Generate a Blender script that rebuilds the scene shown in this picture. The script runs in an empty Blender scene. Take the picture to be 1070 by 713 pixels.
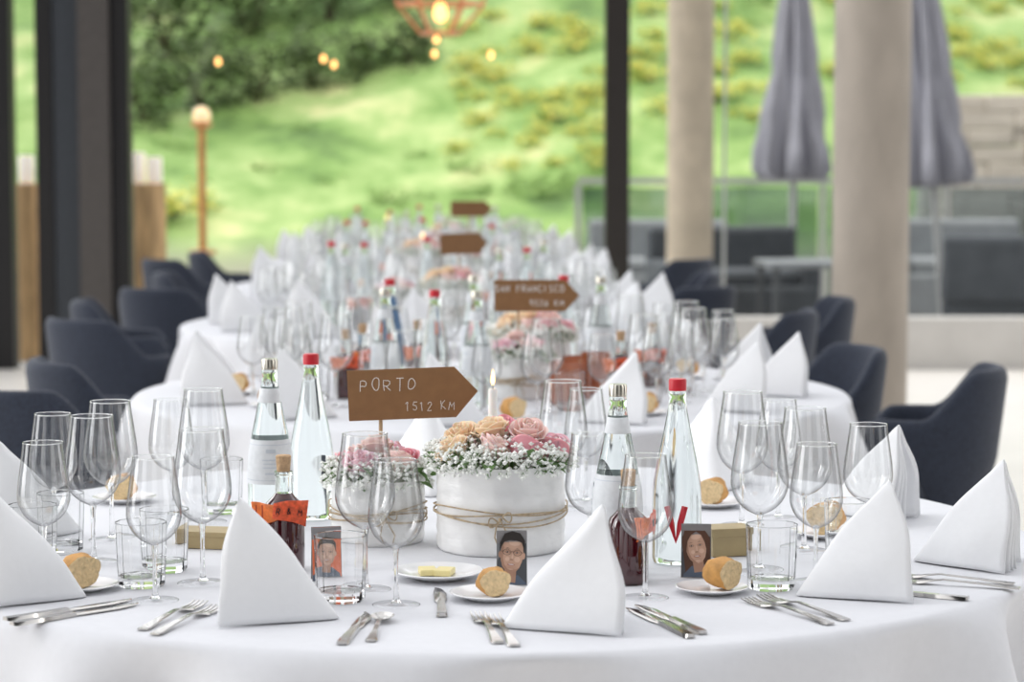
import bpy, math, random
from mathutils import Vector, Matrix
random.seed(7)
S=bpy.context.scene; COL=S.collection
try:
    S.view_settings.view_transform='Standard'; S.view_settings.look='None'
except Exception: pass
PI=math.pi; F=85/36*1070; CH=1.36; TZ=.75
PIT=math.atan((356.5-151)/F); cp,sp=math.cos(PIT),math.sin(PIT)
def ray(px,py):
    cx=(px-535)/F; cy=-(py-356.5)/F
    return Vector((cx, cp+cy*sp, -sp+cy*cp))
def at_z(px,py,z=TZ):
    r=ray(px,py); t=(z-CH)/r.z; return Vector((r.x*t,r.y*t,z))
def at_Y(px,py,Y):
    r=ray(px,py); t=Y/r.y; return Vector((r.x*t,Y,CH+r.z*t))
def P(px,d,z=TZ):
    return Vector(((px-535)/F*(d*cp+(CH-z)*sp),d,z))
# ---------------------------------------------------------------- materials
def nt(name):
    m=bpy.data.materials.new(name); m.use_nodes=True; t=m.node_tree; t.nodes.clear()
    o=t.nodes.new('ShaderNodeOutputMaterial'); return m,t,o
def mat(name,col,rough=.5,metal=0,var=.08,scale=25,bump=0,emit=0,coat=0,trans=0,sheen=0,stretch=None,sss=0):
    m,t,o=nt(name); b=t.nodes.new('ShaderNodeBsdfPrincipled'); t.links.new(b.outputs[0],o.inputs[0])
    tc=t.nodes.new('ShaderNodeTexCoord'); n=t.nodes.new('ShaderNodeTexNoise'); n.inputs['Scale'].default_value=scale; n.inputs['Detail'].default_value=4
    src=tc.outputs['Object']
    if stretch:
        mp=t.nodes.new('ShaderNodeMapping'); mp.inputs['Scale'].default_value=stretch; t.links.new(src,mp.inputs[0]); src=mp.outputs[0]
    t.links.new(src,n.inputs['Vector'])
    r=t.nodes.new('ShaderNodeValToRGB'); r.color_ramp.elements[0].position=.3; r.color_ramp.elements[1].position=.7
    r.color_ramp.elements[0].color=[max(0,c*(1-var)) for c in col]+[1]; r.color_ramp.elements[1].color=[min(1,c*(1+var)) for c in col]+[1]
    t.links.new(n.outputs[0],r.inputs[0]); t.links.new(r.outputs[0],b.inputs['Base Color'])
    b.inputs['Roughness'].default_value=rough; b.inputs['Metallic'].default_value=metal
    b.inputs['Coat Weight'].default_value=coat; b.inputs['Transmission Weight'].default_value=trans; b.inputs['Sheen Weight'].default_value=sheen
    if sss:
        b.inputs['Subsurface Weight'].default_value=sss; b.inputs['Subsurface Scale'].default_value=.01
    if emit:
        b.inputs['Emission Color'].default_value=list(col)+[1]; b.inputs['Emission Strength'].default_value=emit
    if bump:
        bp=t.nodes.new('ShaderNodeBump'); bp.inputs['Strength'].default_value=bump; bp.inputs['Distance'].default_value=.01
        t.links.new(n.outputs[0],bp.inputs['Height']); t.links.new(bp.outputs[0],b.inputs['Normal'])
    return m
def glass(name,col=(1,1,1),ior=1.45):
    m,t,o=nt(name); g=t.nodes.new('ShaderNodeBsdfGlass'); g.inputs['Color'].default_value=list(col)+[1]; g.inputs['IOR'].default_value=ior; g.inputs['Roughness'].default_value=0
    t.links.new(g.outputs[0],o.inputs[0]); return m
def thin(name,col=(1,1,1),refl=.08):
    m,t,o=nt(name); a=t.nodes.new('ShaderNodeBsdfTransparent'); a.inputs[0].default_value=list(col)+[1]
    g=t.nodes.new('ShaderNodeBsdfGlossy'); g.inputs['Roughness'].default_value=.02; x=t.nodes.new('ShaderNodeMixShader'); x.inputs[0].default_value=refl
    t.links.new(a.outputs[0],x.inputs[1]); t.links.new(g.outputs[0],x.inputs[2]); t.links.new(x.outputs[0],o.inputs[0]); return m
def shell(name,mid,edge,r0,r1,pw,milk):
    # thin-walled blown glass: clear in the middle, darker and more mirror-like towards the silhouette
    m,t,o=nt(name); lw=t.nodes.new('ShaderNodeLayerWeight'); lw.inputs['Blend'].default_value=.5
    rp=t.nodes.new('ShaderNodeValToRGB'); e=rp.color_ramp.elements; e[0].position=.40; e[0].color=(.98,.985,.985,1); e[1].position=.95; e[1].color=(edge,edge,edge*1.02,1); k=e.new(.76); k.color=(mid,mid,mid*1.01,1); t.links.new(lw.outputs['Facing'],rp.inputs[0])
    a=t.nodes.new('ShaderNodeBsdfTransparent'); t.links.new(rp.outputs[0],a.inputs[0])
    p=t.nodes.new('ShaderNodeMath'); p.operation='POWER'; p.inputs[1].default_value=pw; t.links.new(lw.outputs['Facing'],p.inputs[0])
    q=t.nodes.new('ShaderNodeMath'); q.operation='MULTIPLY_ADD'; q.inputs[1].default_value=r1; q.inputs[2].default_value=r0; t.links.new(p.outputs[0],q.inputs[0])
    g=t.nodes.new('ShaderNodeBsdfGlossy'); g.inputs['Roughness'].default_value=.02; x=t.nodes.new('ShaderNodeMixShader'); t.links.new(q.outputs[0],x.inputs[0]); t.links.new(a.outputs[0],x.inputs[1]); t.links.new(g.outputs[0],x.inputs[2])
    out=x
    if milk:
        tr=t.nodes.new('ShaderNodeBsdfTranslucent'); tr.inputs[0].default_value=(.95,.96,.97,1); x2=t.nodes.new('ShaderNodeMixShader'); x2.inputs[0].default_value=milk; t.links.new(x.outputs[0],x2.inputs[1]); t.links.new(tr.outputs[0],x2.inputs[2]); out=x2
    t.links.new(out.outputs[0],o.inputs[0]); return m
M={}
M['cloth']=mat('white_linen',(.71,.715,.745),.85,var=.015,scale=60,bump=.03)
M['napkin']=mat('napkin_linen',(.88,.885,.90),.85,var=.01,scale=90,bump=.03)
M['glass']=glass('clear_glass',(.997,.999,.999),1.45)
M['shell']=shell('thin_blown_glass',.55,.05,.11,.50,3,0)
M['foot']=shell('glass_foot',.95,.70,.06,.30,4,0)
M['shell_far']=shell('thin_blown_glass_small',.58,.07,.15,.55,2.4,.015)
M['water']=glass('water_filled_glass',(.95,.98,.97),1.36)
M['window']=thin('window_glass',(.985,.99,.99),.003)
M['rail_glass']=thin('railing_glass',(.62,.68,.70),.12)
M['silver']=mat('brushed_silver',(.66,.62,.54),.25,1,var=.05)
M['steel']=mat('polished_steel',(.55,.53,.51),.14,1,var=.03)
M['redcap']=mat('red_cap',(.62,.015,.03),.4)
M['label']=mat('white_label',(.76,.78,.80),.6,var=.05,scale=120)
M['blue']=mat('blue_label',(.10,.20,.36),.5,var=.1)
M['bluelabel']=mat('grey_print',(.60,.64,.69),.6)
M['juice']=mat('dark_red_juice',(.050,.004,.007),.06,coat=1,var=.2,scale=30)
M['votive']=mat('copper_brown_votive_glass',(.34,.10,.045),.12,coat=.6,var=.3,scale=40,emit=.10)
M['cork']=mat('cork',(.50,.33,.19),.9,var=.25,scale=200)
M['tag']=mat('orange_ribbon',(.80,.19,.04),.55,var=.25,scale=120)
M['tag2']=mat('red_ribbon',(.70,.095,.03),.55,var=.35,scale=160)
M['tag3']=mat('dark_ribbon_print',(.40,.04,.02),.55,var=.2)
M['black']=mat('black_ink',(.015,.012,.012),.6)
M['white']=mat('white_chalk',(.88,.86,.82),.8,var=.03)
M['sign']=mat('brown_kraft_card',(.275,.140,.060),.85,var=.07,scale=50)
M['sticks']=mat('pale_wood_stick',(.5,.35,.2),.8)
M['bark']=mat('white_birch_wrap',(.86,.855,.845),.42,var=.07,scale=12,bump=.5,stretch=(1,1,2.2),coat=.25)
M['twine']=mat('jute_twine',(.46,.36,.24),.9,var=.3,scale=150)
M['rose_pink']=mat('coral_pink_petals',(.90,.40,.46),.6,var=.18,scale=22,sss=.2)
M['rose_blush']=mat('blush_petals',(.93,.68,.64),.6,var=.10,scale=22,sss=.2)
M['rose_cream']=mat('peach_petals',(.94,.72,.52),.6,var=.10,scale=22,sss=.2)
M['rose_mauve']=mat('mauve_petals',(.87,.56,.64),.6,var=.12,scale=22,sss=.2)
M['gyp']=mat('tiny_white_blossom',(.91,.92,.88),.7,var=.04)
M['leaf']=mat('green_leaf',(.13,.24,.07),.6,var=.4,scale=30)
M['wax']=mat('white_wax',(.86,.83,.78),.45,var=.03,sss=.2)
M['pillar']=mat('pillar_wax_added_glow',(.92,.84,.74),.45,var=.03,emit=.35)  # emission added to lift the dim wax; these candles have no flame
M['flame']=mat('candle_flame',(1,.60,.22),.5,emit=4,var=0)
M['china']=mat('white_china',(.84,.84,.85),.15,var=.02,coat=.4)
M['crust']=mat('bread_crust',(.56,.29,.085),.75,var=.30,scale=45,bump=.35)
M['crumb']=mat('bread_crumb',(.80,.60,.34),.9,var=.18,scale=160,bump=.6)
M['butter']=mat('butter',(.88,.76,.36),.4,var=.05)
M['gold']=mat('kraft_gold_card',(.42,.325,.17),.55,.1,var=.1)
M['fabric']=mat('navy_grey_fabric',(.026,.033,.053),.9,var=.3,scale=140,bump=.2,sheen=.12)
M['leg']=mat('black_metal_leg',(.012,.012,.014),.4,.5)
M['wood']=mat('table_wood',(.3,.2,.12),.6)
M['floor']=mat('pale_floor',(.88,.84,.785),.35,var=.03,scale=3)
M['frame_black']=mat('black_frame',(.007,.006,.007),.5)
M['frame_blue']=mat('blue_grey_frame',(.040,.047,.058),.5)
M['frame_brown']=mat('brown_grey_frame',(.082,.072,.067),.5)
M['mullion']=mat('dark_brown_frame',(.020,.015,.012),.5)
M['sill']=mat('pale_grey_sill',(.66,.64,.61),.6,var=.05,scale=6)
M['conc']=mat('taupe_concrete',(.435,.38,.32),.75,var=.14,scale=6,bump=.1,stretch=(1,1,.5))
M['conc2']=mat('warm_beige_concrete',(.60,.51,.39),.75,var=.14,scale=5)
M['terr']=mat('grey_terrace',(.38,.37,.355),.8,var=.15,scale=4)
M['stone']=mat('stacked_stone',(.66,.60,.52),.85,var=.14,scale=3,stretch=(1,1,3),bump=.2)
M['parasol']=mat('grey_parasol_cloth',(.38,.38,.43),.85,var=.18,scale=5,stretch=(4,4,.4))
M['sofa']=mat('outdoor_dark_cushion',(.09,.10,.112),.85,var=.15,scale=8)
M['sofa2']=mat('outdoor_grey_cushion',(.30,.32,.335),.85,var=.1,scale=8)
M['dark_top']=mat('grey_slate_top',(.12,.13,.14),.5,var=.1,scale=8)
M['rail']=mat('pale_metal_rail',(.50,.51,.51),.4,.3)
M['log']=mat('split_log',(.58,.38,.19),.8,var=.3,scale=10,stretch=(3,3,.4))
M['copper']=mat('copper',(.74,.30,.13),.35,.6,var=.1)
M['brass']=mat('orange_copper_pole',(.74,.38,.14),.35,.5,var=.1)
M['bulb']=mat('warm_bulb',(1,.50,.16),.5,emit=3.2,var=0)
M['globe']=mat('pale_globe',(.95,.72,.42),.3,emit=.7,var=.02)
M['tree']=mat('dark_foliage',(.115,.165,.068),.8,var=.5,scale=3)
M['tree2']=mat('mid_foliage',(.34,.50,.17),.8,var=.3,scale=3)
M['gorse']=mat('yellow_gorse',(.93,.82,.22),.8,var=.12,scale=4)
M['trunk']=mat('tree_trunk',(.10,.07,.05),.9,var=.3)
for nm,c in dict(skin=(.64,.40,.285),skin_hi=(.76,.52,.39),skin_lo=(.46,.26,.175),hair=(.022,.015,.012),hair2=(.10,.042,.022),pbg=(.075,.08,.09),pbg2=(.20,.21,.22),pred=(.78,.17,.06),shirt=(.10,.13,.18),lips=(.45,.17,.14),teeth=(.80,.77,.73),card=(.25,.24,.24)).items(): M[nm]=mat('print_'+nm,c,.5,var=.04,scale=60)
# ---------------------------------------------------------------- mesh builder
class MB:
    def __init__(s): s.v=[]; s.f=[]; s.m=[]
    def add(s,vs,fs,mi=0,T=None):
        o=len(s.v); s.v+=[tuple(T@Vector(v)) if T is not None else tuple(v) for v in vs]
        for f in fs: s.f.append(tuple(i+o for i in f)); s.m.append(mi)
        return s
    def lathe(s,prof,n=24,mi=0,T=None,wob=None):
        vs=[];rings=[]
        for r,z in prof:
            if r<1e-7: rings.append([len(vs)]); vs.append((0,0,z))
            else:
                a=[]
                for k in range(n):
                    th=2*PI*k/n; rr=r*(wob(th,z) if wob else 1); a.append(len(vs)); vs.append((rr*math.cos(th),rr*math.sin(th),z))
                rings.append(a)
        fs=[]
        for A,B in zip(rings,rings[1:]):
            for k in range(n):
                k2=(k+1)%n
                if len(A)==1 and len(B)==1: continue
                if len(A)==1: fs.append((A[0],B[k2],B[k]))
                elif len(B)==1: fs.append((A[k],A[k2],B[0]))
                else: fs.append((A[k],A[k2],B[k2],B[k]))
        return s.add(vs,fs,mi,T)
    def tube(s,pts,r,n=8,mi=0,T=None,closed=False):
        pts=[Vector(p) for p in pts]; N=len(pts); vs=[];fs=[]
        rs=r if isinstance(r,(list,tuple)) else [r]*N
        up=None
        for i,p in enumerate(pts):
            a=pts[i-1] if (i>0 or closed) else pts[i]; b=pts[(i+1)%N] if (i<N-1 or closed) else pts[i]
            t=(b-a); t=t.normalized() if t.length>1e-9 else Vector((0,0,1))
            if up is None: up=Vector((0,0,1)) if abs(t.z)<.9 else Vector((1,0,0))
            x=up-t*up.dot(t)
            if x.length<1e-4: x=t.orthogonal()
            x.normalize(); y=t.cross(x); up=x
            for k in range(n):
                th=2*PI*k/n; vs.append(p+(x*math.cos(th)+y*math.sin(th))*rs[i])
        for i in range(N if closed else N-1):
            j=(i+1)%N
            for k in range(n):
                k2=(k+1)%n; fs.append((i*n+k,i*n+k2,j*n+k2,j*n+k))
        if not closed: fs.append(tuple(range(n-1,-1,-1))); fs.append(tuple((N-1)*n+k for k in range(n)))
        return s.add(vs,fs,mi,T)
    def box(s,c,d,mi=0,T=None):
        x,y,z=c; a,b,e=d[0]/2,d[1]/2,d[2]/2
        vs=[(x+i*a,y+j*b,z+k*e) for k in(-1,1) for j in(-1,1) for i in(-1,1)]
        return s.add(vs,[(0,2,3,1),(4,5,7,6),(0,1,5,4),(2,6,7,3),(0,4,6,2),(1,3,7,5)],mi,T)
    def grid(s,fn,nu,nv,mi=0,T=None,wrap=False):
        vs=[fn(i/nu,j/nv) for i in range(nu+1) for j in range(nv+1)]
        fs=[(i*(nv+1)+j,(i+1)*(nv+1)+j,(i+1)*(nv+1)+j+1,i*(nv+1)+j+1) for i in range(nu) for j in range(nv)]
        return s.add(vs,fs,mi,T)
    def strip(s,st,th,mi=0,T=None):
        vs=[];fs=[]
        for x,y,w,z in st: vs+=[(x,y-w,z),(x,y+w,z),(x,y+w*.8,z+th),(x,y-w*.8,z+th)]
        for i in range(len(st)-1):
            a=i*4;b=a+4
            for k in range(4): fs.append((a+k,a+(k+1)%4,b+(k+1)%4,b+k))
        e=(len(st)-1)*4
        fs+=[(3,2,1,0),(e,e+1,e+2,e+3)]
        return s.add(vs,fs,mi,T)
    def prism(s,poly,y0,y1,mi=0,T=None):
        n=len(poly); vs=[(x,y0,z) for x,z in poly]+[(x,y1,z) for x,z in poly]
        fs=[tuple(range(n)),tuple(range(2*n-1,n-1,-1))]+[(i,n+i,n+(i+1)%n,(i+1)%n) for i in range(n)]
        return s.add(vs,fs,mi,T)
    def mesh(s,name,mats,smooth=True,ang=42):
        me=bpy.data.meshes.new(name); me.from_pydata(s.v,[],s.f)
        for m in (mats if isinstance(mats,(list,tuple)) else [mats]): me.materials.append(M[m])
        me.polygons.foreach_set('material_index',s.m); me.polygons.foreach_set('use_smooth',[smooth]*len(s.f))
        me.update()
        if smooth: me.set_sharp_from_angle(angle=math.radians(ang))
        return me
    def build(s,name,mats,parent=None,smooth=True,bev=0,solid=0,ang=42,loc=None):
        o=bpy.data.objects.new(name,s.mesh(name,mats,smooth,ang)); COL.objects.link(o)
        if parent is not None: o.parent=parent; KIDS.setdefault(parent.name,[]).append(o)
        if loc: o.location=loc
        if solid:
            q=o.modifiers.new('s','SOLIDIFY'); q.thickness=solid; q.offset=0
        if bev:
            q=o.modifiers.new('b','BEVEL'); q.width=bev; q.segments=2; q.limit_method='ANGLE'
        return o
KIDS={}
def empty(name,loc=(0,0,0),rz=0):
    o=bpy.data.objects.new(name,None); COL.objects.link(o); o.location=loc; o.rotation_euler=(0,0,rz); o.empty_display_size=.05; return o
def tag(o,label=None,cat=None,group=None,kind=None):
    if label: o['label']=label
    if cat: o['category']=cat
    if group: o['group']=group
    if kind: o['kind']=kind
    return o
def inst(mesh_obj,parent,loc,rot,sc=1):
    o=mesh_obj.copy(); COL.objects.link(o); o.parent=parent; o.location=loc; o.rotation_euler=rot; o.scale=(sc,)*3
    KIDS.setdefault(parent.name,[]).append(o); return o
def copy_tree(o,parent=None):
    c=o.copy(); COL.objects.link(c); c.parent=parent
    if parent is not None: KIDS.setdefault(parent.name,[]).append(c)
    for k in list(KIDS.get(o.name,[])): copy_tree(k,c)
    return c
USED=set()
def put(proto,loc,rz=0,s=1,label=None,cat=None,group=None):
    if proto['pid'] in USED: o=copy_tree(proto)
    else: o=proto; USED.add(proto['pid'])
    o.location=loc; o.rotation_euler=(0,0,rz); o.scale=(s,s,s)
    if 'group' in o: del o['group']
    tag(o,label,cat,group); return o
PID=[0]
def reg(o): PID[0]+=1; o['pid']=PID[0]; return o
UP=Vector((0,0,.0008))
# ---------------------------------------------------------------- stroke lettering
def arc(cx,cy,rx,ry,a0,a1,n=10): return [(cx+rx*math.cos(math.radians(a0+(a1-a0)*i/n)),cy+ry*math.sin(math.radians(a0+(a1-a0)*i/n))) for i in range(n+1)]
FONT={'P':[[(0,0),(0,1),(.42,1),(.58,.86),(.58,.62),(.42,.48),(0,.48)]],'O':[arc(.33,.5,.33,.5,90,450,14)],
'R':[[(0,0),(0,1),(.42,1),(.58,.86),(.58,.62),(.42,.48),(0,.48)],[(.25,.48),(.6,0)]],'T':[[(0,1),(.7,1)],[(.35,1),(.35,0)]],
'1':[[(.08,.78),(.32,1),(.32,0)]],'5':[[(.55,1),(.1,1),(.08,.58),(.4,.6),(.58,.4),(.5,.08),(.25,0),(.05,.1)]],
'2':[[(.05,.8),(.2,1),(.45,1),(.55,.8),(.45,.55),(.05,0),(.6,0)]],'K':[[(0,0),(0,1)],[(.55,1),(0,.45),(.6,0)]],'M':[[(0,0),(.08,1),(.36,.35),(.64,1),(.72,0)]],
'S':[[(.55,.9),(.35,1),(.1,.9),(.08,.7),(.3,.52),(.52,.38),(.5,.12),(.28,0),(.05,.1)]],'A':[[(0,0),(.3,1),(.6,0)],[(.12,.38),(.48,.38)]],'N':[[(0,0),(0,1),(.55,0),(.55,1)]],
'F':[[(0,0),(0,1),(.5,1)],[(0,.52),(.4,.52)]],'C':[arc(.35,.5,.33,.5,50,310,12)],'I':[[(.15,0),(.15,1)]],'9':[[(.55,.72),(.4,.5),(.15,.52),(.05,.75),(.2,1),(.42,1),(.55,.8),(.5,.3),(.35,0)]],
'6':[[(.45,1),(.2,.7),(.06,.3),(.2,0),(.45,.02),(.55,.25),(.4,.48),(.12,.42)]],'V':[[(0,1),(.3,0),(.6,1)]],'L':[[(0,1),(0,0),(.5,0)]],'E':[[(.5,1),(0,1),(0,0),(.5,0)],[(0,.52),(.4,.52)]],
'&':[[(.65,0),(.12,.75),(.2,1),(.4,.95),(.38,.7),(.05,.3),(.15,0),(.42,.05),(.62,.38)]],' ':[]}
def write(mb,text,h,fn,r,adv=.86,mi=0,hand=1.0):
    W=len(text)*h*adv
    for i,ch in enumerate(text):
        hs=1+hand*.10*math.sin(i*2.9+len(text))
        for pl in FONT[ch]:
            q=[]
            for a,b in zip(pl,pl[1:]):
                for k in range(2): q.append((a[0]+(b[0]-a[0])*k/2,a[1]+(b[1]-a[1])*k/2))
            q.append(pl[-1]); jit=hand*(.08*math.sin(i*2.3)+.05)
            mb.tube([fn((x+jit*y+hand*.03*math.sin(y*7+i))*h*.9+i*h*adv-W/2,y*h*hs-h/2+hand*h*.07*math.sin(i*1.7)+hand*h*.03*math.sin(x*9+i)) for x,y in q],r,5,mi)
    return mb
# ---------------------------------------------------------------- prototypes: glassware
OUT=[(.005,.0838),(.018,.090),(.026,.0965),(.032,.103),(.0365,.111),(.0395,.119),(.0409,.125),(.0412,.131),(.0409,.139),(.0398,.150),(.0382,.162),(.0362,.175),(.0343,.188),(.0325,.200),(.0308,.215)]
RIM=[(.0302,.2146),(.0309,.2143),(.0314,.2148),(.0312,.2157),(.0305,.2158),(.0302,.2152),(.0302,.2146)]
STEM=[(0,.0015),(.0095,.0030),(.0055,.0065),(.0042,.012),(.0034,.025),(.0032,.055),(.0038,.075),(.0055,.0838),(.0050,.0868),(.0025,.0885),(0,.089)]
FOOT=[(.0060,.0040),(.012,.0029),(.02,.0019),(.034,.0009),(.0352,.0004)]
def make_wine():
    r=empty('wine_glass')
    MB().lathe(OUT,48).lathe(RIM,48,1).build('bowl',['shell','glass'],r,ang=80); MB().lathe(STEM,14).build('stem','glass',r,ang=80); MB().lathe(FOOT,40).lathe([(.0348,.0002),(.0356,.0004),(.0348,.0009)],40,1).build('foot',['foot','shell'],r,ang=80)
    return reg(r)
WINE=make_wine()
WFAR=reg(MB().lathe([(.0352,.0005),(.034,.0010),(.02,.0018),(.008,.0042),(.0045,.010),(.0034,.025),(.0032,.055),(.0038,.078)]+OUT,18).build('wine_glass','shell_far',ang=80))
TUM=[(0,0),(.030,0),(.0325,.004),(.0335,.02),(.036,.088),(.0355,.0895),(.0350,.089),(.0327,.03),(.0307,.014),(0,.012)]
TUMB=reg(MB().lathe(TUM,14).build('water_tumbler','glass',ang=15))
TFAR=reg(MB().lathe([(0,.002),(.030,.001),(.0325,.004),(.0335,.02),(.036,.0895)],12).build('water_tumbler','shell_far',ang=15))
def make_votive():
    r=empty('votive_candle'); MB().lathe([(0,0),(.028,0),(.032,.004),(.034,.09),(.0325,.09),(.031,.02),(0,.018)],16).build('glass_cup','votive',r,ang=30); MB().lathe([(0,.0185),(.024,.0185),(.025,.05),(.023,.053),(0,.052)],16).build('candle','wax',r); return reg(r)
VOT=make_votive()
BOT=[(0,.004),(.028,.0),(.034,.001),(.036,.007),(.036,.095),(.0345,.118),(.0285,.152),(.0205,.190),(.0145,.222),(.0118,.243),(.0128,.2445),(.0128,.250),(.0112,.2525),(0,.2525)]
def br(z):
    pr=BOT[3:10]
    for (r0,z0),(r1,z1) in zip(pr,pr[1:]):
        if z0<=z<=z1: return r0+(r1-r0)*(z-z0)/(z1-z0)
    return .012
def make_bottle(cap,label,z0=.072,z1=.142):
    r=empty('water_bottle'); MB().lathe(BOT,30).build('bottle_glass','water',r,ang=60)
    MB().lathe([(0,.252),(.0115,.2522),(.0128,.2525),(.0130,.2665),(.0118,.2695),(0,.270)],20).build('cap',cap,r)
    if label:
        zs=[z0+(z1-z0)*k/14 for k in range(15)]
        MB().lathe([(br(zs[0]),zs[0])]+[(br(z)+.0006,z) for z in zs]+[(br(zs[-1]),zs[-1])],30).build('label',label,r)
        m=MB()
        for z,h in ((.078,.0012),(.134,.0012)): m.lathe([(br(z)+.0006,z),(br(z)+.0009,z+.0003),(br(z+h)+.0009,z+h)],30)
        for th0 in (0.0,2.1,4.2):
            for j,(z,wd,h) in enumerate(((.122,.45,.006),(.110,.75,.002),(.104,.65,.002),(.098,.7,.002),(.088,.5,.003))):
                m.grid(lambda u,v,z=z,wd=wd,h=h,th0=th0: ((br(z)+.0010)*math.cos(th0+(u-.5)*wd),(br(z)+.0010)*math.sin(th0+(u-.5)*wd),z+h*v),8,1)
        m.build('label_print','bluelabel',r)
        MB().lathe([(br(.200)+.0002,.200),(br(.201)+.0006,.201),(br(.222)+.0006,.222),(br(.223),.223)],20).build('neck_label',label,r)
    return reg(r)
BSIL=make_bottle('silver','label'); BRED=make_bottle('redcap',None); BBLUE=make_bottle('redcap','blue',.05,.19)
def make_juice():
    r=empty('juice_bottle')
    MB().lathe([(0,0),(.026,0),(.0295,.003),(.030,.01),(.030,.082),(.027,.095),(.016,.106),(.0125,.111),(0,.111)],28).build('bottle_body','juice',r)
    MB().lathe([(0,.1112),(.0122,.1112),(.0118,.135),(.0132,.136),(.0132,.142),(0,.142)],20).build('bottle_neck','water',r)
    MB().lathe([(0,.1422),(.0095,.1422),(.0112,.164),(.0095,.1655),(0,.1655)],16).build('cork','cork',r)
    def wr(x,y,off,deg):
        a=math.radians(deg); X=x*math.cos(a)-y*math.sin(a); Z=x*math.sin(a)+y*math.cos(a); return (X,-.0318-off-.004*math.cos(X*60)+2.2*X*X+.0022*math.sin(X*170+Z*120),.090+Z+.0012*math.sin(X*120))
    MB().grid(lambda u,v: wr(-.042+.036*u,(v-.5)*(.036-.014*u),0,10),18,5).build('orange_ribbon','tag',r,solid=.0006)
    MB().grid(lambda u,v: wr(-.012+.048*u,(v-.5)*(.022+.016*u),.0014,-6),20,5).build('red_ribbon','tag2',r,solid=.0006)
    m=MB()
    for x in (-.038,-.029): m.grid(lambda u,v,x=x: wr(x+.0016*u+.004*(v-.5),(v-.5)*.024,.0006,10),2,3)
    m.build('ribbon_print','tag3',r)
    m=MB(); write(m,'R & M',.0088,lambda x,y:wr(x+.012,y,.0030,-6),.00065)
    m.build('lettering','black',r); return reg(r)
JUI=make_juice()
# ---------------------------------------------------------------- napkins
def make_napkin(name,pleats,sd):
    m=MB()
    def sheet(hw,cd,ad,H,x0,k=1):
        def fn(u,v):
            s=-1+2*u; e=.15; bx=x0+(cd-x0)*(math.sqrt(s*s+e*e)-e)/(math.sqrt(1+e*e)-e); by=hw*s
            t=v; ap=(ad,0,H); a=abs(s); sg=1 if s>0 else -1
            pt=math.sin(PI*min(1,t)); tt=t**1.02
            b=1+.24*pt*(1-t*.3)
            x=bx*(1-tt)+ap[0]*tt-.007*pt*(1-a)+.006*pt*a**3-.004*math.sin(PI*a)*pt
            y=by*(1-tt)*b+.0045*s*t+sg*.006*math.sin(PI*min(1,a*1.02))*pt**.8
            y+=k*.0034*math.sin(5*s+sd+4*t)*pt; x+=k*.0034*math.sin(6*t+sd+3*s)*pt
            z=H*(t if t<.93 else .93+.07*math.sin((t-.93)/.07*PI/2))+.003*a*a*(1-t)**4*math.sin(PI*a)
            return (x,y,max(0,z))
        m.grid(fn,32,18)
    sheet(.075,.136,.124,.149,0)
    for j in range(pleats): sheet(.060-.016*j,.141+.003*j,.126,.146-.004*j,.026+.026*j)
    o=m.build(name,'napkin',solid=.0020,ang=70); return reg(o)
NAP=make_napkin('folded_napkin',2,.4); NAP2=make_napkin('folded_napkin',2,2.6); NAPP=make_napkin('folded_napkin',3,1.3)
# ---------------------------------------------------------------- plates, bread, cutlery
PLATE=reg(MB().lathe([(0,0),(.036,0),(.039,.0025),(.062,.0095),(.0645,.0112),(.0625,.0122),(.041,.006),(.036,.0045),(0,.0045)],40).build('bread_plate','china'))
def make_bread():
    r=empty('bread_roll'); T=Matrix.Translation((0,0,.0232))@Matrix.Diagonal((1,1,.86,1))@Matrix.Rotation(PI/2,4,'Y')
    w=lambda th,z:1+.06*math.sin(3*th+z*90)+.05*math.sin(5*th-z*140)+.02*math.sin(13*th+z*300)
    MB().lathe([(0,-.030),(.012,-.027),(.020,-.020),(.0255,-.010),(.0268,.0),(.0265,.012),(.0255,.018)],32,0,T,w).build('crust','crust',r)
    MB().lathe([(.0255,.018),(.0235,.0192),(.017,.0185),(.009,.0196),(0,.0188)],32,0,T,w).build('crumb','crumb',r); return reg(r)
BREAD=make_bread()
def make_fork():
    m=MB(); m.strip([(0,0,.007,.001),(.01,0,.009,.001),(.05,0,.0055,.004),(.11,0,.0032,.007),(.125,0,.006,.005),(.14,0,.0115,.002),(.15,0,.0122,.001)],.002)
    for k in range(4):
        y=-.0099+k*.0066; m.strip([(.148,y,.0022,.001),(.175,y,.0018,.001),(.196,y,.001,.004)],.0018)
    return reg(m.build('fork','steel',smooth=True))
def make_knife():
    r=empty('table_knife'); MB().strip([(0,0,.005,.001),(.004,0,.008,.0),(.05,0,.0072,.0),(.10,0,.0055,.0005)],.005).build('handle','steel',r)
    MB().strip([(.099,0,.005,.001),(.115,.001,.0085,.0015),(.17,.001,.0095,.0015),(.195,.003,.006,.0015),(.21,.007,.0012,.0015)],.0013).build('blade','steel',r); return reg(r)
def make_spoon():
    m=MB(); m.strip([(0,0,.006,.001),(.008,0,.008,.001),(.05,0,.004,.004),(.10,0,.0028,.008),(.118,0,.004,.006)],.002)
    def fn(u,v):
        th=2*PI*u; return (.138+.026*v*math.cos(th),.0165*v*math.sin(th),.001+.007*v*v)
    m.grid(fn,20,5); return reg(m.build('spoon','steel',solid=0))
FORK=make_fork(); KNIFE=make_knife(); SPOON=make_spoon()
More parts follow.
